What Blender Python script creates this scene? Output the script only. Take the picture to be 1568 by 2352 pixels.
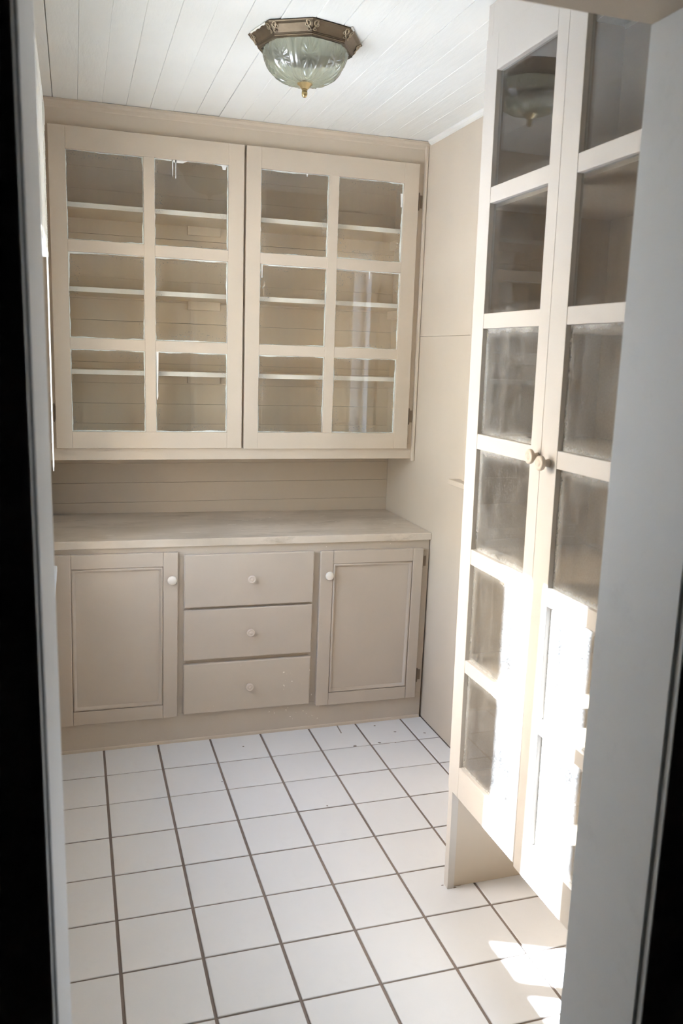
import bpy, math, random
from mathutils import Vector, Matrix
random.seed(7)
for o in list(bpy.data.objects): bpy.data.objects.remove(o)
SC = bpy.context.scene; COL = SC.collection

# ------------------------------------------------------------------ camera
CAM_LOC = Vector((0.1341, -3.1977, 1.5611))
RIGHT = Vector((0.95298, -0.30125, 0.03281)); UP = Vector((0.02433, 0.18398, 0.98263)); FWD = Vector((0.30205, 0.93563, -0.18266))
cd = bpy.data.cameras.new('camera'); cam = bpy.data.objects.new('camera', cd); COL.objects.link(cam)
cam.matrix_world = Matrix(((RIGHT.x, UP.x, -FWD.x, CAM_LOC.x), (RIGHT.y, UP.y, -FWD.y, CAM_LOC.y), (RIGHT.z, UP.z, -FWD.z, CAM_LOC.z), (0, 0, 0, 1)))
cd.sensor_fit = 'HORIZONTAL'; cd.sensor_width = 24.0; cd.lens = 1910.9/1568*24.0; cd.clip_start = 0.02
cd.dof.use_dof = True; cd.dof.focus_distance = 3.0; cd.dof.aperture_fstop = 5.6
SC.camera = cam

# ------------------------------------------------------------------ sky, sun, exposure
SUN_DIR = Vector((1.0, -0.45, -0.714)).normalized()
w = bpy.data.worlds.new('sky'); SC.world = w; w.use_nodes = True
nt = w.node_tree; nt.nodes.clear()
sky = nt.nodes.new('ShaderNodeTexSky'); sky.sky_type = 'NISHITA'; sky.sun_disc = False
sky.sun_elevation = math.radians(33); sky.sun_rotation = math.atan2(-1.0, 0.45); sky.air_density = 1.0; sky.dust_density = 2.5
bg = nt.nodes.new('ShaderNodeBackground'); bg.inputs['Strength'].default_value = 1.5
hs = nt.nodes.new('ShaderNodeHueSaturation'); hs.inputs['Saturation'].default_value = 1.0
out = nt.nodes.new('ShaderNodeOutputWorld')
nt.links.new(sky.outputs[0], hs.inputs['Color']); nt.links.new(hs.outputs[0], bg.inputs[0]); nt.links.new(bg.outputs[0], out.inputs[0])
sl = bpy.data.lights.new('sun', 'SUN'); sl.energy = 42.0; sl.angle = math.radians(0.7); sl.color = (0.91, 1.0, 1.15)
so = bpy.data.objects.new('sun', sl); COL.objects.link(so); so.rotation_euler = SUN_DIR.to_track_quat('-Z', 'Y').to_euler(); so.location = (-4, 2, 4)
def portal(name, loc, direction, sx, sy):
    l = bpy.data.lights.new(name, 'AREA'); l.shape = 'RECTANGLE'; l.size = sx; l.size_y = sy; l.cycles.is_portal = True
    o = bpy.data.objects.new(name, l); COL.objects.link(o); o.location = loc
    o.rotation_euler = Vector(direction).to_track_quat('-Z', 'Z').to_euler()
portal('window_portal_left', (-0.10, -0.78, 1.53), (1, 0, 0), 1.0, 1.46)
portal('window_portal_right', (1.70, -0.57, 1.6), (-1, 0, 0), 0.42, 1.02)
SC.view_settings.view_transform = 'Standard'; SC.view_settings.look = 'None'; SC.view_settings.gamma = 1.0
SC.view_settings.use_curve_mapping = False
SC.view_settings.exposure = 0.8
SC.cycles.max_bounces = 14; SC.cycles.diffuse_bounces = 10; SC.cycles.glossy_bounces = 6; SC.cycles.transparent_max_bounces = 24

# ------------------------------------------------------------------ materials
def newmat(name):
    m = bpy.data.materials.new(name); m.use_nodes = True
    nt = m.node_tree; nt.nodes.clear()
    return m, nt, nt.nodes.new('ShaderNodeOutputMaterial')
def N(nt, t, **kw):
    n = nt.nodes.new(t)
    for k, v in kw.items(): setattr(n, k, v)
    return n
def mth(nt, op, a, b=None, c=None, clamp=False):
    n = nt.nodes.new('ShaderNodeMath'); n.operation = op; n.use_clamp = clamp
    for i, v in enumerate((a, b, c)):
        if v is None: continue
        if isinstance(v, (int, float)): n.inputs[i].default_value = v
        else: nt.links.new(v, n.inputs[i])
    return n.outputs[0]
def noise(nt, scale=5, detail=4, rough=0.55, vec=None, stretch=None, dist=0.0):
    if vec is None: vec = N(nt, 'ShaderNodeTexCoord').outputs['Object']
    if stretch:
        mp = N(nt, 'ShaderNodeMapping'); mp.inputs['Scale'].default_value = stretch; nt.links.new(vec, mp.inputs[0]); vec = mp.outputs[0]
    n = N(nt, 'ShaderNodeTexNoise'); n.inputs['Scale'].default_value = scale; n.inputs['Detail'].default_value = detail
    n.inputs['Roughness'].default_value = rough; n.inputs['Distortion'].default_value = dist; nt.links.new(vec, n.inputs['Vector'])
    return n.outputs['Fac']
def ramp(nt, fac, stops):
    r = N(nt, 'ShaderNodeValToRGB'); e = r.color_ramp.elements
    while len(e) < len(stops): e.new(0.5)
    for i, (p, c) in enumerate(stops):
        e[i].position = p; e[i].color = (c, c, c, 1) if isinstance(c, (int, float)) else (*c, 1)
    nt.links.new(fac, r.inputs[0]); return r.outputs[0]
def mixc(nt, fac, a, b):
    n = N(nt, 'ShaderNodeMixRGB')
    for i, v in zip((0, 1, 2), (fac, a, b)):
        if isinstance(v, (int, float)): n.inputs[i].default_value = v
        elif isinstance(v, tuple): n.inputs[i].default_value = (*v, 1)
        else: nt.links.new(v, n.inputs[i])
    return n.outputs[0]
def paint(name, col, rough=0.5, var=0.08, bump=0.12, bscale=260, stretch=None, chips=None, spec=0.4, grime=0.0, grain=None):
    m, nt, out = newmat(name)
    b = N(nt, 'ShaderNodeBsdfPrincipled'); nt.links.new(b.outputs[0], out.inputs[0])
    dark = tuple(c*(1-var) for c in col); light = tuple(min(1, c*(1+var*0.6)) for c in col)
    c = mixc(nt, ramp(nt, noise(nt, 2.3, 5), [(0.3, 0.0), (0.7, 1.0)]), dark, light)
    if grime:
        g = ramp(nt, noise(nt, 7, 8, 0.7), [(0.56, 0.0), (0.75, grime)])
        c = mixc(nt, g, c, tuple(x*0.55 for x in col))
    if chips:
        f = ramp(nt, noise(nt, chips[1], 3, 0.6), [(chips[0], 0.0), (chips[0]+0.015, 1.0)])
        c = mixc(nt, f, c, chips[2])
    nt.links.new(c, b.inputs['Base Color']); b.inputs['Roughness'].default_value = rough; b.inputs['Specular IOR Level'].default_value = spec
    if bump:
        bp = N(nt, 'ShaderNodeBump'); bp.inputs['Strength'].default_value = bump; bp.inputs['Distance'].default_value = 0.002
        h = noise(nt, bscale, 3, 0.6, stretch=stretch)
        if grain:
            h = mth(nt, 'ADD', h, mth(nt, 'MULTIPLY', noise(nt, grain[0], 5, 0.65, stretch=grain[1], dist=0.6), grain[2]))
        nt.links.new(h, bp.inputs['Height']); nt.links.new(bp.outputs[0], b.inputs['Normal'])
    return m
BEIGE = (0.575, 0.495, 0.395)
M = {}
M['wall'] = paint('beige_wall_paint', BEIGE, 0.55, 0.05, 0.15, 320)
M['board'] = paint('beige_board_paint', BEIGE, 0.5, 0.05, 0.12, 180, stretch=(0.2, 1, 1))
M['cab'] = paint('beige_cabinet_paint', BEIGE, 0.42, 0.05, 0.10, 220)
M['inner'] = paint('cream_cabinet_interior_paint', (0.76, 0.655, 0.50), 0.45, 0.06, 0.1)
M['tallpaint'] = paint('pale_cupboard_paint', (0.56, 0.525, 0.48), 0.42, 0.05, 0.10, 220)
M['base'] = paint('shade_darkened_base_paint', (0.515, 0.445, 0.365), 0.42, 0.05, 0.10, 220)  # the cabinets' beige, darkened to stand for weaker light low down
M['splash'] = paint('shade_darkened_board_paint', (0.50, 0.425, 0.33), 0.5, 0.05, 0.12, 180, stretch=(0.2, 1, 1))  # beige boards darkened to paint in the shade below the wall cabinet
M['innershade'] = paint('shade_darkened_cupboard_interior', (0.42, 0.34, 0.25), 0.6, 0.12, 0.15, 90, stretch=(1, 1, 0.1))  # beige interior darkened in colour to imitate the unlit inside
M['cabworn'] = paint('shade_darkened_paint_worn', (0.53, 0.46, 0.375), 0.42, 0.06, 0.12, 220, chips=(0.74, 38, (0.85, 0.8, 0.72)))  # same shade darkening as the base doors, with real chips on top
M['edge'] = paint('cream_shelf_edge_paint', (0.80, 0.755, 0.66), 0.45, 0.06, 0.1)
M['ceil'] = paint('white_ceiling_paint', (0.825, 0.84, 0.81), 0.5, 0.04, 0.45, 60, stretch=(1, 0.15, 1), grain=(14, (1, 0.25, 1), 2.5))
M['gapdark'] = paint('dark_gap', (0.16, 0.14, 0.12), 0.8, 0.1, 0)
M['trim'] = paint('white_trim_paint', (0.74, 0.76, 0.77), 0.45, 0.05, 0.10, 150, stretch=(1, 1, 0.2), grime=0.25)
M['caulk'] = paint('white_caulk_paint', (0.80, 0.79, 0.74), 0.5, 0.08, 0.4, 60)
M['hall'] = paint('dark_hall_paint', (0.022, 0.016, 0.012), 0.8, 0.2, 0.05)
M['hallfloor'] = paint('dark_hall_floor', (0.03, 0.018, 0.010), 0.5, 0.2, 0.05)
M['grout'] = paint('brown_grey_grout', (0.235, 0.19, 0.16), 0.9, 0.2, 0.4, 200, grime=0.4)
M['tile'] = paint('white_floor_tile', (0.735, 0.74, 0.745), 0.28, 0.035, 0.05, 90, grime=0.10, spec=0.5)
M['stain'] = paint('grey_floor_scuff', (0.30, 0.27, 0.24), 0.8, 0.2, 0)
M['drip'] = paint('white_paint_drip', (0.86, 0.87, 0.84), 0.35, 0.03, 0)
M['hinge'] = paint('dark_hinge_metal', (0.26, 0.20, 0.14), 0.5, 0.3, 0.2)
M['knob'] = paint('beige_knob_paint', (0.64, 0.55, 0.455), 0.3, 0.04, 0)
M['knobwhite'] = paint('porcelain_knob', (0.74, 0.68, 0.59), 0.2, 0.03, 0)
M['ground'] = paint('pale_bounce_ground', (0.78, 0.78, 0.78), 0.9, 0.3, 0)  # added ground out of view, made pale to bounce sunlight into the room
M['tag'] = paint('white_paper_tag', (0.80, 0.80, 0.82), 0.6, 0.02, 0)
M['tagyellow'] = paint('yellow_print', (0.80, 0.50, 0.10), 0.6, 0.02, 0)
M['tagtext'] = paint('grey_print', (0.45, 0.45, 0.47), 0.6, 0.02, 0)
M['hole'] = paint('dark_latch_hole', (0.03, 0.025, 0.02), 0.8, 0.1, 0)

# countertop: worn, blotched paint
m, nt, out = newmat('worn_countertop_paint')
b = N(nt, 'ShaderNodeBsdfPrincipled'); nt.links.new(b.outputs[0], out.inputs[0])
c = mixc(nt, ramp(nt, noise(nt, 3.2, 6, 0.6, stretch=(0.5, 1.3, 1)), [(0.35, 0.0), (0.65, 1.0)]), (0.50, 0.43, 0.34), (0.70, 0.62, 0.52))
c = mixc(nt, ramp(nt, noise(nt, 9, 8, 0.75, stretch=(0.45, 1.5, 1)), [(0.55, 0.0), (0.72, 0.6)]), c, (0.29, 0.235, 0.165))
c = mixc(nt, ramp(nt, noise(nt, 26, 3, 0.5, stretch=(0.25, 2.0, 1)), [(0.69, 0.0), (0.72, 0.8)]), c, (0.80, 0.74, 0.63))
nt.links.new(c, b.inputs['Base Color']); b.inputs['Roughness'].default_value = 0.42
bp = N(nt, 'ShaderNodeBump'); bp.inputs['Strength'].default_value = 0.3; bp.inputs['Distance'].default_value = 0.002
nt.links.new(noise(nt, 40, 5, 0.6, stretch=(0.4, 1.4, 1)), bp.inputs['Height']); nt.links.new(bp.outputs[0], b.inputs['Normal'])
M['counter'] = m

def schlick(nt, f0=0.045):
    g = N(nt, 'ShaderNodeNewGeometry'); d = N(nt, 'ShaderNodeVectorMath', operation='DOT_PRODUCT')
    nt.links.new(g.outputs['Normal'], d.inputs[0]); nt.links.new(g.outputs['Incoming'], d.inputs[1])
    x = mth(nt, 'SUBTRACT', 1.0, mth(nt, 'ABSOLUTE', d.outputs['Value']), clamp=True)
    return mth(nt, 'ADD', mth(nt, 'MULTIPLY', mth(nt, 'POWER', x, 5.0), 1-f0), f0)
def glass(name, axis, wd, ht, dust=0.04, edge=0.2, paintedge=None, streak=0.05, tint=(0.99, 0.995, 0.99), speck=0.0, rough=0.0, wave=0.0, f0=0.045):
    m, nt, out = newmat(name)
    tc = N(nt, 'ShaderNodeTexCoord'); sep = N(nt, 'ShaderNodeSeparateXYZ'); nt.links.new(tc.outputs['Generated'], sep.inputs[0])
    gx = sep.outputs[axis]; gz = sep.outputs[2]
    dx = mth(nt, 'MULTIPLY', mth(nt, 'MINIMUM', gx, mth(nt, 'SUBTRACT', 1.0, gx)), wd)
    dz = mth(nt, 'MULTIPLY', mth(nt, 'MINIMUM', gz, mth(nt, 'SUBTRACT', 1.0, gz)), ht)
    d = mth(nt, 'MINIMUM', dx, dz)
    oi = N(nt, 'ShaderNodeObjectInfo'); off = N(nt, 'ShaderNodeVectorMath', operation='ADD')
    cmb = N(nt, 'ShaderNodeCombineXYZ')
    for i in range(3): nt.links.new(mth(nt, 'MULTIPLY', oi.outputs['Random'], 17.0+9*i), cmb.inputs[i])
    nt.links.new(tc.outputs['Object'], off.inputs[0]); nt.links.new(cmb.outputs[0], off.inputs[1]); vec = off.outputs[0]
    tr = N(nt, 'ShaderNodeBsdfTransparent'); tr.inputs[0].default_value = (*tint, 1)
    gl = N(nt, 'ShaderNodeBsdfGlossy'); gl.inputs['Roughness'].default_value = rough
    if wave:
        bp = N(nt, 'ShaderNodeBump'); bp.inputs['Strength'].default_value = wave; bp.inputs['Distance'].default_value = 0.003
        nt.links.new(noise(nt, 9, 2, 0.5, vec), bp.inputs['Height']); nt.links.new(bp.outputs[0], gl.inputs['Normal'])
    mx = N(nt, 'ShaderNodeMixShader'); nt.links.new(schlick(nt, f0), mx.inputs[0]); nt.links.new(tr.outputs[0], mx.inputs[1]); nt.links.new(gl.outputs[0], mx.inputs[2])
    df = N(nt, 'ShaderNodeBsdfDiffuse'); df.inputs[0].default_value = (0.80, 0.80, 0.78, 1)
    tl = N(nt, 'ShaderNodeBsdfTranslucent'); tl.inputs[0].default_value = (0.80, 0.80, 0.78, 1)
    dm = N(nt, 'ShaderNodeMixShader'); dm.inputs[0].default_value = 0.35; nt.links.new(df.outputs[0], dm.inputs[1]); nt.links.new(tl.outputs[0], dm.inputs[2])
    ed = mth(nt, 'POWER', mth(nt, 'SUBTRACT', 1.0, mth(nt, 'DIVIDE', d, 0.035, clamp=True)), 2.5)
    n1 = ramp(nt, noise(nt, 11, 6, 0.7, vec), [(0.35, 0.25), (0.75, 1.6)])
    n2 = ramp(nt, noise(nt, 30, 3, 0.6, vec, stretch=(1.4, 1.4, 0.06)), [(0.4, 0.0), (0.8, 1.0)])
    fac = mth(nt, 'ADD', mth(nt, 'MULTIPLY', n1, mth(nt, 'ADD', dust, mth(nt, 'MULTIPLY', ed, edge))), mth(nt, 'MULTIPLY', n2, streak))
    if speck:
        fac = mth(nt, 'ADD', fac, mth(nt, 'MULTIPLY', ramp(nt, noise(nt, 260, 2, 0.5, vec), [(0.45, 0.0), (0.72, 1.0)]), speck))
    fac = mth(nt, 'MINIMUM', fac, 0.9)
    mx2 = N(nt, 'ShaderNodeMixShader'); nt.links.new(fac, mx2.inputs[0]); nt.links.new(mx.outputs[0], mx2.inputs[1]); nt.links.new(dm.outputs[0], mx2.inputs[2])
    last = mx2
    if paintedge:
        pe = N(nt, 'ShaderNodeBsdfDiffuse'); pe.inputs[0].default_value = (0.80, 0.84, 0.80, 1)
        lo = noise(nt, 9, 3, 0.6, vec); hi = noise(nt, 70, 4, 0.7, vec)
        wdt = mth(nt, 'ADD', mth(nt, 'MULTIPLY', mth(nt, 'SUBTRACT', lo, 0.42, clamp=True), paintedge), mth(nt, 'MULTIPLY', mth(nt, 'SUBTRACT', hi, 0.42), 0.005))
        mask = mth(nt, 'DIVIDE', mth(nt, 'SUBTRACT', mth(nt, 'ADD', wdt, 0.0012), d), 0.0012, clamp=True)
        # brushed, speckled splashes further in
        sp = ramp(nt, noise(nt, 190, 3, 0.7, vec), [(0.62, 0.0), (0.66, 1.0)])
        zone = ramp(nt, mth(nt, 'SUBTRACT', noise(nt, 6, 2, 0.5, vec), mth(nt, 'MULTIPLY', d, 6.0)), [(0.40, 0.0), (0.52, 1.0)])
        mask = mth(nt, 'MAXIMUM', mth(nt, 'MULTIPLY', mask, 0.9), mth(nt, 'MULTIPLY', mth(nt, 'MULTIPLY', sp, zone), 0.85))
        mx3 = N(nt, 'ShaderNodeMixShader'); nt.links.new(mask, mx3.inputs[0]); nt.links.new(mx2.outputs[0], mx3.inputs[1]); nt.links.new(pe.outputs[0], mx3.inputs[2])
        last = mx3
    nt.links.new(last.outputs[0], out.inputs[0])
    return m
M['glass_upper'] = glass('old_cabinet_glass', 0, 0.285, 0.322, dust=0.008, edge=0.03, paintedge=0.020, streak=0.015, wave=0.02)
M['glass_tall'] = glass('cabinet_glass_slightly_dusty', 1, 0.275, 0.272, dust=0.012, edge=0.10, streak=0.015, speck=0.035, wave=0.006, f0=0.075)
M['glass_dusty'] = glass('cabinet_glass_dusty', 1, 0.275, 0.272, dust=0.06, edge=0.42, streak=0.05, speck=0.11, wave=0.015)
M['glass_window'] = glass('window_glass', 1, 0.4, 1.2, dust=0.01, edge=0.02, streak=0.0)

def metal(name, col, rough, var=0.5):
    m, nt, out = newmat(name)
    b = N(nt, 'ShaderNodeBsdfPrincipled'); nt.links.new(b.outputs[0], out.inputs[0])
    c = mixc(nt, ramp(nt, noise(nt, 18, 5, 0.6), [(0.3, 0.0), (0.7, 1.0)]), tuple(x*(1-var) for x in col), col)
    nt.links.new(c, b.inputs['Base Color']); b.inputs['Metallic'].default_value = 0.75; b.inputs['Roughness'].default_value = rough
    return m
M['bronze'] = metal('antique_bronze', (0.175, 0.132, 0.085), 0.42, 0.35)
M['scroll'] = metal('worn_gilt_bronze', (0.46, 0.37, 0.25), 0.35, 0.4)
M['brass'] = metal('aged_brass', (0.52, 0.39, 0.19), 0.25, 0.3)
# pressed glass of the light
m, nt, out = newmat('pressed_lamp_glass')
tr = N(nt, 'ShaderNodeBsdfTransparent'); tr.inputs[0].default_value = (0.80, 0.82, 0.72, 1)
gl = N(nt, 'ShaderNodeBsdfGlossy'); gl.inputs['Roughness'].default_value = 0.12
df = N(nt, 'ShaderNodeBsdfDiffuse'); df.inputs[0].default_value = (0.56, 0.58, 0.48, 1)
tl = N(nt, 'ShaderNodeBsdfTranslucent'); tl.inputs[0].default_value = (0.66, 0.68, 0.56, 1)
a1 = N(nt, 'ShaderNodeMixShader'); a1.inputs[0].default_value = 0.5; nt.links.new(df.outputs[0], a1.inputs[1]); nt.links.new(tl.outputs[0], a1.inputs[2])
a2 = N(nt, 'ShaderNodeMixShader'); a2.inputs[0].default_value = 0.38; nt.links.new(tr.outputs[0], a2.inputs[1]); nt.links.new(a1.outputs[0], a2.inputs[2])
a3 = N(nt, 'ShaderNodeMixShader'); nt.links.new(mth(nt, 'ADD', schlick(nt, 0.06), 0.06), a3.inputs[0]); nt.links.new(a2.outputs[0], a3.inputs[1]); nt.links.new(gl.outputs[0], a3.inputs[2])
nt.links.new(a3.outputs[0], out.inputs[0]); M['lampglass'] = m
# vinyl slats: let sun shine through
m, nt, out = newmat('white_vinyl_slat')
df = N(nt, 'ShaderNodeBsdfDiffuse'); df.inputs[0].default_value = (0.82, 0.81, 0.78, 1)
tl = N(nt, 'ShaderNodeBsdfTranslucent'); tl.inputs[0].default_value = (0.80, 0.78, 0.72, 1)
a1 = N(nt, 'ShaderNodeMixShader'); a1.inputs[0].default_value = 0.4; nt.links.new(df.outputs[0], a1.inputs[1]); nt.links.new(tl.outputs[0], a1.inputs[2])
nt.links.new(a1.outputs[0], out.inputs[0]); M['vinyl'] = m

# ------------------------------------------------------------------ mesh helpers
class MB:
    def __init__(s): s.v = []; s.f = []; s.mi = []
    def poly(s, vs, fs, mi=0):
        k = len(s.v); s.v += [tuple(v) for v in vs]; s.f += [tuple(i+k for i in f) for f in fs]; s.mi += [mi]*len(fs); return s
    def box(s, x0, x1, y0, y1, z0, z1, mi=0, front=None):
        vs = [(x0, y0, z0), (x1, y0, z0), (x1, y1, z0), (x0, y1, z0), (x0, y0, z1), (x1, y0, z1), (x1, y1, z1), (x0, y1, z1)]
        fs = [(0, 3, 2, 1), (4, 5, 6, 7), (0, 1, 5, 4), (1, 2, 6, 5), (2, 3, 7, 6), (3, 0, 4, 7)]
        s.poly(vs, fs, mi)
        if front is not None: s.mi[-4] = front      # the face towards -Y
        return s
    def prism(s, pts, axis, a, b, mi=0):
        # pts 2-D polygon in the two other axes, extruded along axis from a to b
        def mk(p, t):
            if axis == 0: return (t, p[0], p[1])
            if axis == 1: return (p[0], t, p[1])
            return (p[0], p[1], t)
        n = len(pts); vs = [mk(p, a) for p in pts]+[mk(p, b) for p in pts]
        fs = [tuple(range(n))[::-1], tuple(range(n, 2*n))]+[(i, (i+1) % n, n+(i+1) % n, n+i) for i in range(n)]
        return s.poly(vs, fs, mi)
    def lathe(s, prof, c, axis, n=24, mi=0):
        # prof: list of (radius, height along axis)
        ax = Vector(axis).normalized(); u = ax.orthogonal().normalized(); v = ax.cross(u); c = Vector(c)
        vs = []; fs = []
        for r, h in prof:
            for k in range(n):
                t = 2*math.pi*k/n; vs.append(c+ax*h+u*(max(r, 1e-5)*math.cos(t))+v*(max(r, 1e-5)*math.sin(t)))
        for i in range(len(prof)-1):
            for k in range(n): fs.append((i*n+k, i*n+(k+1) % n, (i+1)*n+(k+1) % n, (i+1)*n+k))
        fs.append(tuple(range(n))[::-1]); fs.append(tuple(range((len(prof)-1)*n, len(prof)*n)))
        return s.poly(vs, fs, mi)
    def tube(s, pts, r, n=8, mi=0):
        pts = [Vector(p) for p in pts]; rs = r if isinstance(r, (list, tuple)) else [r]*len(pts)
        vs = []; fs = []; up = None
        for i, p in enumerate(pts):
            t = (pts[min(i+1, len(pts)-1)]-pts[max(i-1, 0)]).normalized()
            if up is None: up = t.orthogonal().normalized()
            up = (up-t*up.dot(t)).normalized(); sd = t.cross(up)
            for k in range(n):
                a = 2*math.pi*k/n; vs.append(p+up*(rs[i]*math.cos(a))+sd*(rs[i]*math.sin(a)))
        for i in range(len(pts)-1):
            for k in range(n): fs.append((i*n+k, i*n+(k+1) % n, (i+1)*n+(k+1) % n, (i+1)*n+k))
        fs.append(tuple(range(n))[::-1]); fs.append(tuple(range((len(pts)-1)*n, len(pts)*n)))
        return s.poly(vs, fs, mi)
WP = {}
def empty(name, loc, label, cat, group=None):
    o = bpy.data.objects.new(name, None); COL.objects.link(o); o.location = loc; WP[o.name] = Vector(loc); o.empty_display_size = 0.1
    tag(o, label, cat, group); return o
def tag(o, label=None, cat=None, group=None, kind=None):
    if label: o['label'] = label
    if cat: o['category'] = cat
    if group: o['group'] = group
    if kind: o['kind'] = kind
    return o
def finish(o, parent, c):
    WP[o.name] = Vector(c); COL.objects.link(o)
    if parent is not None: o.parent = parent; o.location = Vector(c)-WP[parent.name]
    else: o.location = c
    return o
def build(mb, name, mats, parent=None, bevel=0.0, smooth=False, xf=None, seg=2):
    vs = [xf(*v) for v in mb.v] if xf else mb.v
    n = len(vs); lo = [min(v[i] for v in vs) for i in range(3)]; hi = [max(v[i] for v in vs) for i in range(3)]
    c = ((lo[0]+hi[0])/2, (lo[1]+hi[1])/2, lo[2])
    me = bpy.data.meshes.new(name); me.from_pydata([(v[0]-c[0], v[1]-c[1], v[2]-c[2]) for v in vs], [], mb.f)
    for mm in (mats if isinstance(mats, (list, tuple)) else [mats]): me.materials.append(M[mm])
    for p, mi in zip(me.polygons, mb.mi): p.material_index = mi; p.use_smooth = smooth
    me.validate(); me.update()
    o = bpy.data.objects.new(name, me)
    if bevel:
        bm = o.modifiers.new('bevel', 'BEVEL'); bm.width = bevel; bm.segments = seg; bm.limit_method = 'ANGLE'; bm.angle_limit = math.radians(40); bm.harden_normals = False
    return finish(o, parent, c)
def inst(src, name, c, parent=None):
    o = src.copy(); o.name = name; o.parent = None; return finish(o, parent, c)
def struct(o): o['kind'] = 'structure'; return o

# ------------------------------------------------------------------ the room: dimensions in metres
XL, XR, YB, YD, ZC = 0.03, 1.57, 0.549, -2.12, 2.455      # left wall, right wall, back wall, doorway wall, ceiling
YH = -2.30                                                # hall side of the doorway wall
PITCH = 0.21

# ground outside
g = struct(build(MB().box(-30, 30, -30, 30, -0.62, -0.60), 'ground', 'ground'))
struct(build(MB().box(-1.71, -0.10, -0.10, 3.0, -0.60, 3.5), 'wall_sun_blocker', 'trim'))  # unseen wall added to keep sun off the left window's far half
# floor: grout bed with single tiles
floor = struct(build(MB().box(XL-0.12, XR+0.12, YH, YB+0.12, -0.10, -0.0035), 'floor', 'grout'))
tile_mesh = {}
def tile(x0, x1, y0, y1):
    gx, gy = 0.0043, 0.0033; key = (round(x1-x0, 4), round(y1-y0, 4)); cx, cy = (x0+x1)/2, (y0+y1)/2
    dz = random.uniform(-0.0005, 0.0004)
    if key in tile_mesh: return inst(tile_mesh[key], 'tile', (cx, cy, -0.0035+dz), floor)
    a, b2 = (x1-x0)/2-gx, (y1-y0)/2-gy; e = 0.0018; mb = MB()
    rings = [(a, b2, 0.0), (a, b2, 0.0020), (a-e*0.4, b2-e*0.4, 0.0030), (a-e, b2-e, 0.0035)]
    vs = []
    for (p, q, z) in rings: vs += [(-p, -q, z), (p, -q, z), (p, q, z), (-p, q, z)]
    fs = [(i*4+k, i*4+(k+1) % 4, i*4+4+(k+1) % 4, i*4+4+k) for i in range(3) for k in range(4)]+[(12, 13, 14, 15)]
    mb.poly([(v[0]+cx, v[1]+cy, v[2]-0.0035+dz) for v in vs], fs)
    o = build(mb, 'tile', 'tile', floor); tile_mesh[key] = o; return o
xs = [XL]+[PITCH*i for i in range(1, 8)]+[XR]; ys = [0.0]+[-PITCH*j for j in range(1, 11)]+[YD-0.05]
for j in range(len(ys)-1):
    for i in range(len(xs)-1):
        x0, x1, y1, y0 = xs[i], xs[i+1], ys[j], ys[j+1]
        if i == 5 and j == 0:      # a tile with a sawn slot next to the kickboard
            tile(x0, x1, y0, y1); continue
        tile(x0, x1, y0, y1)
build(MB().poly([(1.174, -0.004, 0.0), (1.180, -0.004, 0.0), (1.1755, -0.078, 0.0), (1.1705, -0.080, 0.0), (1.174, -0.004, 0.0009), (1.180, -0.004, 0.0009), (1.1755, -0.078, 0.0009), (1.1705, -0.080, 0.0009)],
     [(0, 3, 2, 1), (4, 5, 6, 7), (0, 1, 5, 4), (1, 2, 6, 5), (2, 3, 7, 6), (3, 0, 4, 7)]), 'saw_slot', 'stain', floor)
for (sx, sy, r) in ((1.335, -0.045, 0.006), (1.30, -0.20, 0.007), (1.365, -0.215, 0.005), (1.40, -0.12, 0.006), (1.52, -0.16, 0.006), (1.47, -0.06, 0.004), (1.19, -0.205, 0.008), (0.75, -0.10, 0.005), (0.95, -0.62, 0.004), (0.62, -0.36, 0.003)):
    pts = [(sx+r*random.uniform(0.6, 1.2)*math.cos(a), sy+r*random.uniform(0.5, 1.0)*math.sin(a)) for a in [k*math.pi/4 for k in range(8)]]
    build(MB().prism(pts, 2, -0.0006, 0.0006), 'floor_spot', 'stain', floor)
for (sx, sy, r) in ((1.158, -1.140, 0.006), (1.205, -1.150, 0.014), (1.222, -1.149, 0.012), (1.190, -1.160, 0.007)):
    pts = [(sx+r*random.uniform(0.5, 1.2)*math.cos(a), sy+r*random.uniform(0.2, 0.6)*math.sin(a)) for a in [k*math.pi/4 for k in range(8)]]
    build(MB().prism(pts, 2, -0.0006, 0.0005), 'floor_spot', 'stain', floor)
# threshold
struct(build(MB().box(0.09, 0.92, YH-0.02, YD-0.05, -0.003, 0.012), 'trim_threshold', 'hallfloor', bevel=0.004))

# ceiling: backing board with single planks
ceiling = struct(build(MB().box(XL-0.12, XR+0.12, YD-0.02, YB+0.12, ZC+0.012, ZC+0.06), 'ceiling', 'gapdark'))
px = 0.083-0.0865
edges = [XL-0.02]+[0.083+0.0865*k for k in range(0, 18) if 0.083+0.0865*k < XR-0.01]+[XR+0.02]
for i in range(len(edges)-1):
    a = edges[i]+random.choice((0.0001, 0.0003, 0.0006, 0.0011)); b2 = edges[i+1]-random.choice((0.0001, 0.0002, 0.0005, 0.0008)); e = random.uniform(0.0006, 0.0018)
    zt = ZC+random.uniform(-0.0008, 0.0008)
    prof = [(a, zt+0.012), (a, zt+e), (a+e, zt), (b2-e, zt), (b2, zt+e), (b2, zt+0.012)]
    build(MB().prism(prof, 1, YD, YB), 'plank', 'ceil', ceiling)

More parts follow.
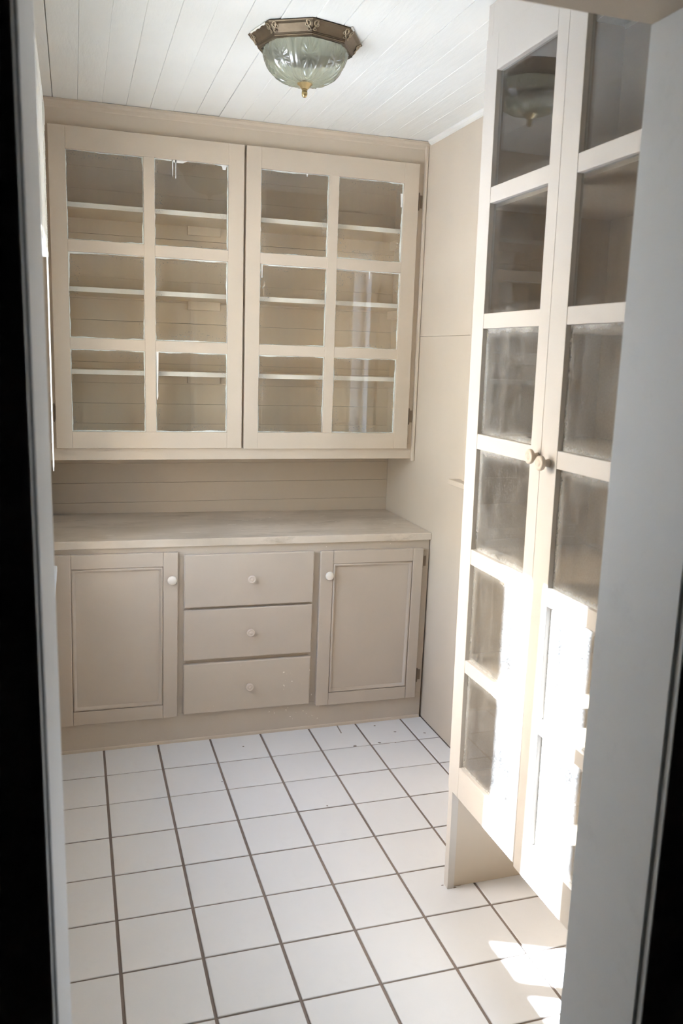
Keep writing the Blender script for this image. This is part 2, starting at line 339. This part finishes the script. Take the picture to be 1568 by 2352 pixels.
# walls
wb = struct(build(MB().box(XL-0.12, XR+0.12, YB+0.012, YB+0.12, -0.1, ZC+0.012), 'wall_back', 'gapdark'))
z = 0.812-0.087*9
zz = [0.0]+[0.812+0.0871*k for k in range(0, 19)]+[ZC]
for i in range(len(zz)-1):
    e = 0.0006; a, b2 = zz[i]+0.0002, zz[i+1]-random.choice((0.0002, 0.0004, 0.0008)); y = YB+random.uniform(-0.0006, 0.0006)
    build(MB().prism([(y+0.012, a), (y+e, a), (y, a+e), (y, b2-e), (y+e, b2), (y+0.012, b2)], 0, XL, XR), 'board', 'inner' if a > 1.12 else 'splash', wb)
# right wall with the hidden window's opening
W2Y0, W2Y1, W2Z0, W2Z1 = -0.74, -0.40, 1.105, 2.10
wr = MB(); TW = 0.12
for (y0, y1, z0, z1) in ((YD, W2Y0, -0.1, ZC+0.01), (W2Y1, YB+0.0, -0.1, ZC+0.01), (W2Y0, W2Y1, -0.1, W2Z0), (W2Y0, W2Y1, W2Z1, ZC+0.01)): wr.box(XR+0.012, XR+TW, y0, y1, z0, z1)
wr = struct(build(wr, 'wall_right', 'gapdark'))
zs = 1.660
build(MB().prism([(YB, 0), (YB, zs-0.0005), (W2Y1, zs-0.0005), (W2Y1, W2Z0), (W2Y0, W2Z0), (W2Y0, zs-0.0005), (YD, zs-0.0005), (YD, 0)], 0, XR, XR+0.012), 'wall_panel', 'wall', wr, bevel=0.0006)
build(MB().prism([(YB, zs+0.0005), (YB, ZC), (YD, ZC), (YD, zs+0.0005), (W2Y0, zs+0.0005), (W2Y0, W2Z1), (W2Y1, W2Z1), (W2Y1, zs+0.0005)], 0, XR, XR+0.012), 'wall_panel', 'wall', wr, bevel=0.0006)
# left wall with the sunny window's opening
W1Y0, W1Y1, W1Z0, W1Z1 = -1.28, -0.28, 0.80, 2.27
wl = MB()
for (y0, y1, z0, z1) in ((YD, W1Y0, -0.1, ZC+0.01), (W1Y1, YB, -0.1, ZC+0.01), (W1Y0, W1Y1, -0.1, W1Z0), (W1Y0, W1Y1, W1Z1, ZC+0.01)): wl.box(XL-TW, XL, y0, y1, z0, z1)
struct(build(wl, 'wall_left', 'wall'))
# cornice strips at the ceiling
def strip(name, pts, axis, a, b2, mat, **k): return struct(build(MB().prism(pts, axis, a, b2), name, mat, **k))
strip('trim_ceiling_right', [(XR, ZC), (XR-0.016, ZC), (XR-0.013, ZC-0.008), (XR-0.006, ZC-0.014), (XR, ZC-0.017)], 1, YD, 0.20, 'caulk')

# doorway wall; its left jamb has tipped out of plumb
def tip(x, y, z): return (x+(1.25-z)*0.006, y, z)
DX0, DX1, DZ = 0.105, 0.91, 2.03
wf = MB()
wf.box(-1.3, DX0-0.03, YH, YD, -0.1, ZC+0.07); wf.box(DX1+0.02, 2.4, YH, YD, -0.1, ZC+0.07); wf.box(DX0-0.03, DX1+0.02, YH, YD, DZ+0.02, ZC+0.07)
struct(build(wf, 'wall_front', 'wall'))
struct(build(MB().prism([(DX0-0.03, YH), (DX0-0.009, YH), (DX0, YD), (DX0-0.03, YD)], 2, 0, DZ), 'trim_jamb_left', 'trim', bevel=0.0015, xf=tip))
struct(build(MB().box(DX1, DX1+0.02, YH, YD, 0, DZ), 'trim_jamb_right', 'trim', bevel=0.0015))
struct(build(MB().box(DX0-0.03, DX1+0.02, YH, YD, DZ, DZ+0.02), 'trim_jamb_head', 'wall', bevel=0.0015))
struct(build(MB().box(0.092-0.10, 0.092, YH-0.018, YH, 0, DZ+0.105), 'trim_casing_left', 'trim', bevel=0.002, xf=tip))
struct(build(MB().box(DX1+0.005, DX1+0.105, YH-0.012, YH, 0, DZ+0.105), 'trim_casing_right', 'trim', bevel=0.002))
struct(build(MB().box(0.092, DX1+0.005, YH-0.018, YH, DZ+0.005, DZ+0.105), 'trim_casing_head', 'trim', bevel=0.002))
# the dark hall the camera stands in
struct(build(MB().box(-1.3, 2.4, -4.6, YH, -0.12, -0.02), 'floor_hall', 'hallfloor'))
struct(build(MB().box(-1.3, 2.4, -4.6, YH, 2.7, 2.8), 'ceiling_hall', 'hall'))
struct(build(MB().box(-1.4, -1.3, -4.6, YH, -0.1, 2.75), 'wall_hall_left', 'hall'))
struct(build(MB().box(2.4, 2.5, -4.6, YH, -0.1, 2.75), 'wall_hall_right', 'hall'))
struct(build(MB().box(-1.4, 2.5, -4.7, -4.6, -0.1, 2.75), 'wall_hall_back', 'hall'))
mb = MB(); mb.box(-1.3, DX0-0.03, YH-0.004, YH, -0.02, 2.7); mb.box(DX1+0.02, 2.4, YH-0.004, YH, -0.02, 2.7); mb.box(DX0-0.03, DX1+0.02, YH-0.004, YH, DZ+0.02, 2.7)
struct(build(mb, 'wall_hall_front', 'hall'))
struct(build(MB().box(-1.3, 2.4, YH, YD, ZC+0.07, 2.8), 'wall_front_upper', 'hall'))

# windows
def window(name, xin, xout, sgn, y0, y1, z0, z1, muntins, casing, stool, cmat='trim'):
    # sgn: +1 when the room lies towards +X
    root = struct(build(MB().box(min(xin, xout), max(xin, xout), y0, y0+0.02, z0, z1).box(min(xin, xout), max(xin, xout), y1-0.02, y1, z0, z1)
        .box(min(xin, xout), max(xin, xout), y0+0.02, y1-0.02, z1-0.02, z1).box(min(xin, xout)-0.01, max(xin, xout)+0.01, y0+0.02, y1-0.02, z0, z0+0.02), name, 'trim'))
    xm = (xin+xout)/2-sgn*0.02; a, b2, c0, c1 = y0+0.02, y1-0.02, z0+0.02, z1-0.02; s = 0.035
    build(MB().box(xm-0.018, xm+0.018, a, a+s, c0, c1).box(xm-0.018, xm+0.018, b2-s, b2, c0, c1).box(xm-0.018, xm+0.018, a+s, b2-s, c0, c0+0.03).box(xm-0.018, xm+0.018, a+s, b2-s, c1-0.04, c1), 'sash', 'trim', root, bevel=0.001)
    for (ym, wm) in muntins: build(MB().box(xm-0.015, xm+0.015, ym-wm/2, ym+wm/2, c0+0.03, c1-0.04), 'muntin', 'trim', root)
    e = [a+s]+[v for (ym, wm) in muntins for v in (ym-wm/2, ym+wm/2)]+[b2-s]
    for i in range(0, len(e), 2): build(MB().box(xm-0.0015, xm+0.0015, e[i], e[i+1], c0+0.03, c1-0.04), 'pane', 'glass_window', root)
    cw, ct = casing; xa, xb = sorted((xin, xin+sgn*ct))
    build(MB().box(xa, xb, y0-cw, y0, z0, z1+cw).box(xa, xb, y1, y1+cw, z0, z1+cw).box(xa, xb, y0, y1, z1, z1+cw), 'casing', cmat, root, bevel=0.002)
    xa, xb = sorted((xin-sgn*0.03, xin+sgn*stool))
    build(MB().box(xa, xb, y0-cw-0.065, y1+cw+0.065, z0-0.022, z0), 'stool', cmat, root, bevel=0.004)
    return root
window('window_1', XL, XL-TW, 1, W1Y0, W1Y1, W1Z0, W1Z1, [(-1.028, 0.045), (-0.805, 0.08), (-0.565, 0.045)], (0.06, 0.010), 0.030)
w2 = window('window_2', XR, XR+TW, -1, W2Y0, W2Y1, W2Z0, W2Z1, [], (0.10, 0.016), 0.045, 'cab')

# ------------------------------------------------------------------ generic joinery
def knob_profile(r, h): return [(r*0.55, 0), (r*0.5, h*0.12), (r*0.42, h*0.35), (r*0.5, h*0.5), (r*0.9, h*0.62), (r, h*0.75), (r*0.96, h*0.92), (r*0.82, h), (r*0.66, h*0.99), (r*0.60, h*0.95), (r*0.42, h*0.95), (r*0.36, h*1.0), (r*0.2, h*1.03), (r*0.02, h*1.04)]
def dome_profile(r, h): return [(r*0.5, 0), (r*0.42, h*0.25), (r*0.5, h*0.42), (r*0.92, h*0.55), (r, h*0.68), (r*0.93, h*0.84), (r*0.72, h*0.95), (r*0.4, h*1.02), (r*0.02, h*1.05)]

# ------------------------------------------------------------------ wall cabinet over the counter
UY, UD = 0.228, 0.208                                     # face frame front, door front
uc = empty('wall_cabinet', (0.8, 0.39, 1.128), 'wide beige wall cabinet with two six-pane glass doors above the counter', 'cabinet')
f = MB()
f.box(XL, XR-0.016, UY, UY+0.02, 1.128, 1.195)            # bottom rail
f.box(XL, XR-0.016, UY, UY+0.02, 2.33, 2.437)              # frieze
f.box(XL, 0.085, UY, UY+0.02, 1.195, 2.33); f.box(1.495, XR-0.016, UY, UY+0.02, 1.195, 2.33); f.box(0.765, 0.83, UY, UY+0.02, 1.195, 2.33)
build(f, 'face_frame', 'cab', uc, bevel=0.0012)
build(MB().box(XL, XR, UY+0.02, YB, 1.128, 1.150), 'bottom_panel', 'cab', uc, bevel=0.001)
build(MB().box(XL, XL+0.015, UY+0.02, YB, 1.150, 2.437), 'side_panel', 'inner', uc)
build(MB().box(XR-0.012, XR, UY+0.02, YB, 1.150, 2.437), 'side_panel', 'inner', uc)
build(MB().box(XL, XR, UY+0.02, YB, 2.437, 2.4535), 'top_panel', 'cab', uc)
build(MB().prism([(XR-0.016, UY-0.003), (XR-0.012, UY-0.010), (XR-0.004, UY-0.011), (XR, UY-0.006), (XR, UY+0.02), (XR-0.016, UY+0.02)], 2, 1.118, 2.437), 'edge_moulding', 'cab', uc)
build(MB().prism([(UY-0.016, 2.4535), (UY-0.014, 2.446), (UY-0.006, 2.438), (UY-0.003, 2.428), (UY, 2.424), (UY+0.02, 2.437), (UY+0.02, 2.4535)], 0, XL, XR), 'cornice', 'cab', uc)
for zt in (2.108, 1.797, 1.482):
    s = build(MB().box(XL+0.015, XR-0.012, 0.275, YB, zt-0.019, zt, front=1), 'shelf', ['inner', 'edge'], uc, bevel=0.001)
    for (x0, x1) in ((0.61, 0.75), (1.535, 1.558), (XL+0.015, XL+0.035)):
        y0 = 0.53 if x0 == 0.61 else 0.30
        build(MB().box(x0, x1, y0, YB, zt-0.055, zt-0.019), 'shelf_cleat', 'inner', s, bevel=0.001)
def lattice_door(parent, x0, x1, z0, z1, cols, rows, yf, th, gmat, name='door'):
    mb = MB(); ya, yb2 = yf, yf+th
    mb.box(x0, cols[0][0], ya, yb2, z0, z1); mb.box(cols[-1][1], x1, ya, yb2, z0, z1)
    mb.box(cols[0][0], cols[-1][1], ya, yb2, z0, rows[0][0]); mb.box(cols[0][0], cols[-1][1], ya, yb2, rows[-1][1], z1)
    mb.box(cols[0][1], cols[1][0], ya+0.0006, yb2, rows[0][0], rows[-1][1])
    for k in range(len(rows)-1):
        for (a, b2) in cols: mb.box(a, b2, ya+0.0009, yb2, rows[k][1], rows[k+1][0])
    d = build(mb, name, 'cab', parent, bevel=0.0013)
    first = None
    for (a, b2) in cols:
        for (c0, c1) in rows:
            p = build(MB().box(a+0.0005, b2-0.0005, ya+0.011, ya+0.014, c0+0.0005, c1-0.0005), 'pane', gmat, d)
    return d
ROWS = [(1.242, 1.560), (1.602, 1.920), (1.963, 2.282)]
dl = lattice_door(uc, 0.062, 0.788, 1.177, 2.362, [(0.122, 0.402), (0.443, 0.727)], ROWS, UD, 0.0195, 'glass_upper')
dr = lattice_door(uc, 0.797, 1.527, 1.174, 2.362, [(0.856, 1.137), (1.178, 1.462)], ROWS, UD, 0.0195, 'glass_upper')
def hinge(parent, x, y, z0, z1, r=0.004):
    mb = MB(); mb.tube([(x, y, z0), (x, y, z1)], r, 8); mb.box(x+0.001, x+0.016, y+0.003, y+0.0055, z0+0.006, z1-0.006)
    mb.tube([(x, y, z0-0.004), (x, y, z0+0.001)], r*0.6, 6); mb.tube([(x, y, z1-0.001), (x, y, z1+0.004)], r*0.6, 6)
    return tag(build(mb, 'hinge', 'hinge', parent), 'dark metal hinge')
for zc in (2.215, 1.315): hinge(dr, 1.533, UD+0.010, zc-0.032, zc+0.032)
for zc in (1.315,):
    hinge(dl, 0.056, UD+0.010, zc-0.032, zc+0.032)
def drip(parent, x, z0, ln, wd, y=UD+0.0105):
    pts = [(x-wd, z0), (x-wd*0.8, z0-ln*0.3), (x-wd*0.5, z0-ln*0.75), (x-wd*0.6, z0-ln*0.93), (x, z0-ln), (x+wd*0.6, z0-ln*0.93), (x+wd*0.5, z0-ln*0.75), (x+wd*0.8, z0-ln*0.3), (x+wd, z0)]
    return build(MB().prism(pts[::-1], 1, y-0.001, y+0.0004), 'paint_drip', 'drip', parent)
for (x, ln) in ((0.512, 0.062), (0.524, 0.068)): drip(dl, x, 2.2815, ln, 0.0024)
drip(dl, 0.710, 2.2815, 0.018, 0.012); drip(dl, 0.535, 2.2815, 0.010, 0.035); drip(dl, 0.449, 1.5595, 0.19, 0.0055)
drip(dr, 1.045, 2.2815, 0.012, 0.004); drip(dr, 0.866, 1.9195, 0.055, 0.0035); drip(dr, 1.325, 1.9195, 0.032, 0.003); drip(dr, 1.455, 2.24, 0.055, 0.006)

# ------------------------------------------------------------------ base cabinet and countertop: the old floor lets them sag to the right
def sag(x, y, z): return (x+0.009*z, y, z+0.009*(XR-x)*(1 if z > 0.02 else 0.0))
bc = empty('base_cabinet', (0.8, 0.27, 0.0), 'low beige base cabinet with two panelled doors and three drawers', 'cabinet')
f = MB(); BT = 0.806
f.box(XL, XR-0.010, 0.0, 0.02, 0.0, 0.115)
f.box(XL, XR-0.010, 0.0, 0.02, 0.765, BT)
for (a, b2) in ((XL, 0.075), (0.475, 0.545), (1.025, 1.095), (1.505, XR-0.010)): f.box(a, b2, 0.0, 0.02, 0.115, 0.765)
for zc in (0.335, 0.552): f.box(0.545, 1.025, 0.0, 0.02, zc-0.014, zc+0.014)
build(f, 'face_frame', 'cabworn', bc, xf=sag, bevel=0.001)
f = MB(); f.box(XL, XL+0.012, 0.02, YB, 0.03, BT); f.box(XR-0.024, XR-0.012, 0.02, YB, 0.03, BT); f.box(XL+0.012, XR-0.024, 0.02, YB, 0.10, 0.112); f.box(XL+0.012, XR-0.024, YB-0.012, YB, 0.112, BT); f.box(0.50, 0.512, 0.02, YB-0.012, 0.112, BT); f.box(1.06, 1.072, 0.02, YB-0.012, 0.112, BT)
build(f, 'carcass', 'cab', bc)
build(MB().prism([(-0.006, 0), (-0.005, 0.008), (-0.001, 0.012), (0.0, 0.012), (0.0, 0)], 0, XL, XR-0.012), 'shoe_moulding', 'cab', bc)
def panel_door(parent, x0, x1, z0, z1, px0, px1, pz0, pz1):
    yf, yb2 = -0.020, -0.0005; mb = MB()
    mb.box(x0, px0, yf, yb2, z0, z1); mb.box(px1, x1, yf, yb2, z0, z1); mb.box(px0, px1, yf, yb2, z0, pz0); mb.box(px0, px1, yf, yb2, pz1, z1)
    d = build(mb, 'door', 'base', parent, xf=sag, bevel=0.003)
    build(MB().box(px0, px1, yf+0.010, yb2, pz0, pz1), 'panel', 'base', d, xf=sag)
    # bead moulding: a mitred frame with a rounded section
    sec = [(0.0, -0.012), (0.003, -0.0195), (0.006, -0.0205), (0.009, -0.0190), (0.011, -0.0150), (0.014, -0.0135), (0.016, -0.0095)]
    mb = MB(); vs = []; n = len(sec)
    for (cx, cz, sx, sz) in ((px0, pz0, 1, 1), (px1, pz0, -1, 1), (px1, pz1, -1, -1), (px0, pz1, 1, -1)):
        for (t, y) in sec: vs.append((cx+sx*t, y, cz+sz*t))
    fs = []
    for k in range(4):
        k2 = (k+1) % 4
        for i in range(n-1): fs.append((k*n+i, k2*n+i, k2*n+i+1, k*n+i+1))
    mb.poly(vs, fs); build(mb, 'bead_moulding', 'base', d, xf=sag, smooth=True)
    return d
d1 = panel_door(bc, 0.034, 0.494, 0.108, 0.788, 0.097, 0.438, 0.164, 0.732)
d2 = panel_door(bc, 1.072, 1.527, 0.101, 0.774, 1.127, 1.480, 0.156, 0.719)
def knob(parent, c, axis, r=0.0165, h=0.028, mat='knob', prof=knob_profile):
    return build(MB().lathe(prof(r, h), c, axis, 24), 'knob', mat, parent, smooth=True)
k = knob(d1, sag(0.470, -0.0202, 0.681), (0, -1, 0), 0.0185, 0.027, 'knobwhite', dome_profile)
knob(d2, sag(1.107, -0.0202, 0.674), (0, -1, 0), 0.0185, 0.027, 'knobwhite', dome_profile)
for zc in (0.715, 0.20):
    hinge(d2, 1.536, -0.008, zc-0.028, zc+0.028, 0.0035)
for (z0, z1, zk) in ((0.560, 0.776, 0.673), (0.342, 0.551, 0.451), (0.114, 0.326, 0.219)):
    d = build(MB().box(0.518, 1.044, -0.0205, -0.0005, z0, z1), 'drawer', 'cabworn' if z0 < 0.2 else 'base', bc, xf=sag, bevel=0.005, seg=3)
    knob(d, sag(0.783, -0.0207, zk), (0, -1, 0), 0.0165, 0.026)
def ct(x, y, z): return (x, y, z+0.009*(XR-x))
cc = build(MB().box(XL, XR-0.0005, -0.014, YB-0.001, 0.8075, 0.8395), 'countertop', 'counter', None, xf=ct, bevel=0.003)
# lip: only the visible front edge is this thick
tag(cc, 'long worn taupe painted countertop with scuffs below the glass cabinet', 'countertop')
for _ in range(26):
    x = random.choice((random.uniform(0.15, 1.5), random.uniform(0.9, 1.5))); y = random.uniform(-0.005, 0.4); ln = random.uniform(0.004, 0.022); a = random.uniform(-0.7, 0.4); wd = random.uniform(0.0005, 0.0014)
    ca, sa = math.cos(a)*ln, math.sin(a)*ln
    pts = [(x-ca, y-sa), (x+sa*wd/ln, y-ca*wd/ln), (x+ca, y+sa), (x-sa*wd/ln, y+ca*wd/ln)]
    build(MB().prism(pts, 2, 0.8388, 0.8400), 'scratch', 'edge', cc, xf=ct)
# chipped paint on the kickboard and lower drawers
random.seed(21)
for (x0, x1, z0, z1, n, y) in ((0.86, 1.10, 0.03, 0.10, 14, 0.0), (0.92, 1.04, 0.16, 0.26, 8, -0.0205)):
    for _ in range(n):
        x, z = random.uniform(x0, x1), random.uniform(z0, z1); r = random.uniform(0.001, 0.004); a = random.uniform(0, 3)
        pts = [(x+r*random.uniform(0.3, 1)*math.cos(a+t), z+r*random.uniform(0.3, 1.2)*math.sin(a+t)) for t in (0, 1.3, 2.7, 4.2, 5.3)]
        build(MB().prism(pts[::-1], 1, y-0.0007, y+0.0005), 'paint_chip', 'edge', bc, xf=sag)

# ------------------------------------------------------------------ tall cupboard on the right: leans a little
def lean(x, y, z): return (x, y+0.018*(z-1.2), z)
TX, TDX = 1.165, 1.145
tcab = empty('tall_cupboard', (1.37, -1.55, 0.0), 'tall built-in cupboard with two narrow six-pane glass doors at right', 'cabinet')
TY0, TY1 = -1.985, -1.114
f = MB()
f.box(TX, TX+0.022, TY1-0.026, TY1, 0.0, ZC-0.002); f.box(TX, TX+0.022, TY0, TY0+0.05, 0.0, ZC-0.002)
f.box(TX, TX+0.022, TY0+0.05, TY1-0.026, 2.30, ZC-0.002); f.box(TX, TX+0.022, TY0+0.05, TY1-0.026, 0.350, 0.395)
build(f, 'face_frame', 'tallpaint', tcab, xf=lean, bevel=0.001)
build(MB().box(TX+0.022, XR-0.001, TY1-0.018, TY1-0.002, 0.0, ZC-0.002), 'end_panel', 'cab', tcab, xf=lean)
build(MB().box(TX+0.022, XR-0.001, TY0, TY0+0.018, 0.0, ZC-0.002), 'end_panel', 'cab', tcab, xf=lean)
build(MB().box(XR-0.012, XR-0.001, TY0+0.018, TY1-0.018, 0.370, ZC-0.002), 'back_panel', 'innershade', tcab, xf=lean)
for (ya, yb2) in ((TY1-0.021, TY1-0.018), (TY0+0.018, TY0+0.021)): build(MB().box(TX+0.024, XR-0.012, ya, yb2, 0.372, ZC-0.003), 'shade_lining', 'innershade', tcab, xf=lean)  # thin boards added only to darken the cupboard's inner sides
for i, zt in enumerate((0.370, 0.735, 1.045, 1.36, 1.665, 1.975)):
    build(MB().box(TX+(0.024 if i else 0.022), XR-0.012, TY0+0.021, TY1-0.021, zt-0.019, zt), 'shelf', 'innershade', tcab, xf=lean, bevel=0.001)
TROWS = [(0.432, 0.722), (0.757, 1.022), (1.066, 1.334), (1.374, 1.645), (1.684, 1.957), (1.995, 2.270)]
TROWS = [(0.430, 0.712), (0.748, 1.020), (1.062, 1.334), (1.374, 1.646), (1.684, 1.956), (1.995, 2.270)]
def tall_door(y0, y1, p0, p1, z0, z1, xf0):
    mb = MB(); x0, x1 = xf0, xf0+0.0195
    mb.box(x0, x1, y0, p0, z0, z1); mb.box(x0, x1, p1, y1, z0, z1)
    zz = [z0]+[v for r in TROWS for v in r]+[z1]
    for i in range(0, len(zz), 2): mb.box(x0+(0.0008 if 0 < i < len(zz)-2 else 0), x1, p0, p1, zz[i], zz[i+1])
    d = build(mb, 'door', 'tallpaint', tcab, xf=lean, bevel=0.0013)
    for (c0, c1) in TROWS: build(MB().box(x0+0.012, x0+0.015, p0+0.0005, p1-0.0005, c0+0.0005, c1-0.0005), 'pane', 'glass_tall' if c0 > 1.6 else 'glass_dusty', d, xf=lean)
    return d
td1 = tall_door(-1.534, -1.150, -1.489, -1.213, 0.338, 2.357, TDX)
td2 = tall_door(-1.945, -1.5365, -1.878, -1.604, 0.331, 2.357, TDX-0.001)
knob(td1, (TDX-0.0002, -1.520, 1.352), (-1, 0, 0), 0.0175, 0.026)
knob(td2, (TDX-0.0012, -1.570, 1.343), (-1, 0, 0), 0.0175, 0.027)

# ------------------------------------------------------------------ ceiling light
LX, LY = 0.79, -0.686
cl = empty('ceiling_light', (LX, LY, ZC-0.156), 'octagonal bronze flush ceiling light with pressed glass bowl and brass finial', 'ceiling light')
A0 = math.radians(172)
def ringp(r, z): return [(LX+r*math.cos(A0+k*math.pi/4), LY+r*math.sin(A0+k*math.pi/4), z) for k in range(8)]
prof = [(0.163, ZC-0.001), (0.1655, ZC-0.004), (0.163, ZC-0.0065), (0.156, ZC-0.010), (0.1455, ZC-0.020), (0.1395, ZC-0.027), (0.1405, ZC-0.0285), (0.1385, ZC-0.030), (0.1395, ZC-0.032), (0.1370, ZC-0.034), (0.137, ZC-0.037), (0.128, ZC-0.037), (0.128, ZC-0.030), (0.150, ZC-0.004), (0.150, ZC-0.001)]
mb = MB(); vs = []; fs = []
for r, zz2 in prof: vs += ringp(r, zz2)
for i in range(len(prof)-1):
    for k in range(8): fs.append((i*8+k, i*8+8+k, i*8+8+(k+1) % 8, i*8+(k+1) % 8))
mb.poly(vs, fs); build(mb, 'rim', 'bronze', cl)
mb = MB(); mb.prism([(p[0], p[1]) for p in ringp(0.150, 0)], 2, ZC-0.003, ZC-0.001); build(mb, 'ceiling_pan', 'trim', cl)
# scrolls: a pair of opposed C-scrolls on every corner
for k in range(8):
    a = A0+k*math.pi/4
    for sgn in (-1, 1):
        # local frame on the adjoining face
        a2 = a+sgn*math.pi/4
        P0 = Vector((math.cos(a), math.sin(a), 0)); P1 = Vector((math.cos(a2), math.sin(a2), 0)); tdir = (P1-P0).normalized()
        def onface(u, v):      # u: along face from corner (m), v: 0 bottom .. 1 top
            r = 0.1425+(0.160-0.1425)*v*v*0.6+(0.160-0.1425)*v*0.4; zz3 = ZC-0.0270+0.0215*v
            p = P0*r+tdir*u; nrm = (P0+P1).normalized()
            return Vector((LX, LY, zz3))+p+nrm*0.0015-Vector((0, 0, 0.0012))
        pts = []; rs = []
        for i in range(15):      # upper curl
            t = i/14; ang = math.pi*2.2*(1-t); rr = 0.0026+0.0052*t
            pts.append(onface(0.0135+1.35*rr*math.cos(ang+1.2), 0.72+rr*math.sin(ang+1.2)*40)); rs.append(0.0015+0.0008*t)
        for i in range(1, 9):
            t = i/8; pts.append(onface(0.0172-0.0145*t, 0.93-0.75*t-0.18*math.sin(math.pi*t)*0)); rs.append(0.0023-0.0005*t)
        for i in range(1, 9):
            t = i/8; ang = math.pi*1.5*t; rr = 0.0040*(1-0.5*t)
            pts.append(onface(0.0080-1.3*rr*math.cos(ang), 0.20-rr*math.sin(ang)*36)); rs.append(0.0018-0.0005*t)
        mb = MB(); mb.tube(pts, rs, 6); build(mb, 'scroll', 'scroll', cl, smooth=True)
# pressed bowl: eight panels of fanned rays between looped ribs
mb = MB(); NU, NV = 256, 56; vs = []; fs = []
for j in range(NV+1):
    t = j/NV; ph = t*math.pi/2
    rb = 0.121*math.cos(ph)**0.70; zb = ZC-0.033-0.088*math.sin(ph)**1.15
    for i in range(NU):
        th = 2*math.pi*i/NU; u = ((th/(2*math.pi)*8) % 1.0)-0.5      # -.5 .. .5 in a panel
        dx2, dy2 = u*1.15, (t-0.38)*1.05
        ang = math.atan2(dy2, dx2); rad = math.hypot(dx2*1.2, dy2)
        ray = math.cos(ang*14)*max(0, 1-abs(rad-0.22)/0.24)
        rib = math.exp(-((rad-0.47)/0.035)**2)*1.4+math.exp(-((rad-0.56)/0.03)**2)*1.1+math.exp(-((rad-0.64)/0.03)**2)*0.9
        edge = math.cos(u*2*math.pi*5)*0.5*min(1, max(0, (t-0.55)*4))
        amp = 0.0024*(1 if t < 0.9 else (1-t)*10)
        r = rb*(1+0.020*(abs(math.cos(th*4))-0.5))+amp*(ray+rib+edge)
        vs.append((LX+r*math.cos(th+A0+math.pi/8), LY+r*math.sin(th+A0+math.pi/8), zb-0.4*amp*(ray+rib+edge)))
for j in range(NV):
    for i in range(NU): fs.append((j*NU+i, (j+1)*NU+i, (j+1)*NU+(i+1) % NU, j*NU+(i+1) % NU))
mb.poly(vs, fs); build(mb, 'glass_bowl', 'lampglass', cl, smooth=True)
mb = MB(); zf = ZC-0.119
mb.lathe([(0.0245, -0.003), (0.0245, 0.001), (0.0215, 0.003), (0.0160, 0.009), (0.0095, 0.0155), (0.0065, 0.0168)], (LX, LY, zf), (0, 0, -1), 8)
fin = build(mb, 'finial', 'brass', cl)
mb = MB(); mb.lathe([(0.0070, 0.0163), (0.0088, 0.0180), (0.0070, 0.0198), (0.0080, 0.021), (0.0086, 0.027), (0.0078, 0.033), (0.0048, 0.0372), (0.0005, 0.0388)], (LX, LY, zf), (0, 0, -1), 20); build(mb, 'finial_tip', 'brass', fin, smooth=True)
# smears of ceiling paint left on the rim
for (a, ln) in ((A0+math.radians(22), 0.09), (A0+math.radians(135), 0.02)):
    pts = []
    r = 0.164*math.cos(math.pi/8)/max(0.01, math.cos(((a-A0) % (math.pi/4))-math.pi/8))
    c = Vector((LX+r*math.cos(a), LY+r*math.sin(a), ZC-0.0035)); fa = A0+math.floor((a-A0)/(math.pi/4))*math.pi/4+math.pi/8
    tdir = Vector((-math.sin(fa), math.cos(fa), 0))
    build(MB().tube([c+tdir*(ln*(t-0.5))+Vector((0, 0, 0.0006*math.sin(t*19))) for t in [i/10 for i in range(11)]], [0.0028+0.0008*math.sin(i*2.3) for i in range(11)], 6), 'paint_smear', 'caulk', cl, smooth=True)

# ------------------------------------------------------------------ raised blind in the sunny window
bl = empty('window_blind', (0.05, -0.8, 1.846), 'raised white slatted blind with hanging cords at the left doorway edge', 'blind')
BY0, BY1 = -1.33, -0.255
build(MB().box(0.0415, 0.066, BY0, BY1, 2.245, 2.295), 'headrail', 'vinyl', bl, bevel=0.003)
for i in range(44):
    zc = 2.238-i*0.0084; jx = random.uniform(-0.0015, 0.0)
    pts = [(0.0435+jx, zc), (0.054+jx, zc+0.0020), (0.0655+jx, zc), (0.0655+jx, zc-0.0012), (0.054+jx, zc+0.0008), (0.0435+jx, zc-0.0012)]
    build(MB().prism(pts, 1, BY0+0.005, BY1-0.004+random.uniform(-0.003, 0.003)), 'slat', 'vinyl', bl)
build(MB().box(0.0425, 0.066, BY0+0.005, BY1-0.004, 1.846, 1.862), 'bottom_rail', 'vinyl', bl, bevel=0.003)
def cord(pts, r=0.0011): return build(MB().tube(pts, r, 6), 'cord', 'vinyl', bl, smooth=True)
cord([(0.0685, -0.50, 2.25), (0.0685, -0.50, 1.80), (0.0684, -0.502, 1.60), (0.0680, -0.504, 1.40), (0.0680, -0.506, 1.26), (0.0684, -0.510, 1.205), (0.0672, -0.516, 1.190), (0.0668, -0.524, 1.205), (0.0668, -0.526, 1.40), (0.0668, -0.53, 1.70), (0.0668, -0.53, 2.25)])
tg = build(MB().box(0.0672, 0.0677, -0.60, -0.535, 1.285, 1.385), 'warning_tag', 'tag', bl, bevel=0.0002)
build(MB().box(0.0677, 0.0680, -0.585, -0.555, 1.362, 1.374), 'yellow_triangle', 'tagyellow', tg)
for zc in (1.346, 1.338, 1.330, 1.322, 1.314, 1.306): build(MB().box(0.0677, 0.0679, -0.595, -0.545, zc, zc+0.002), 'print_line', 'tagtext', tg)
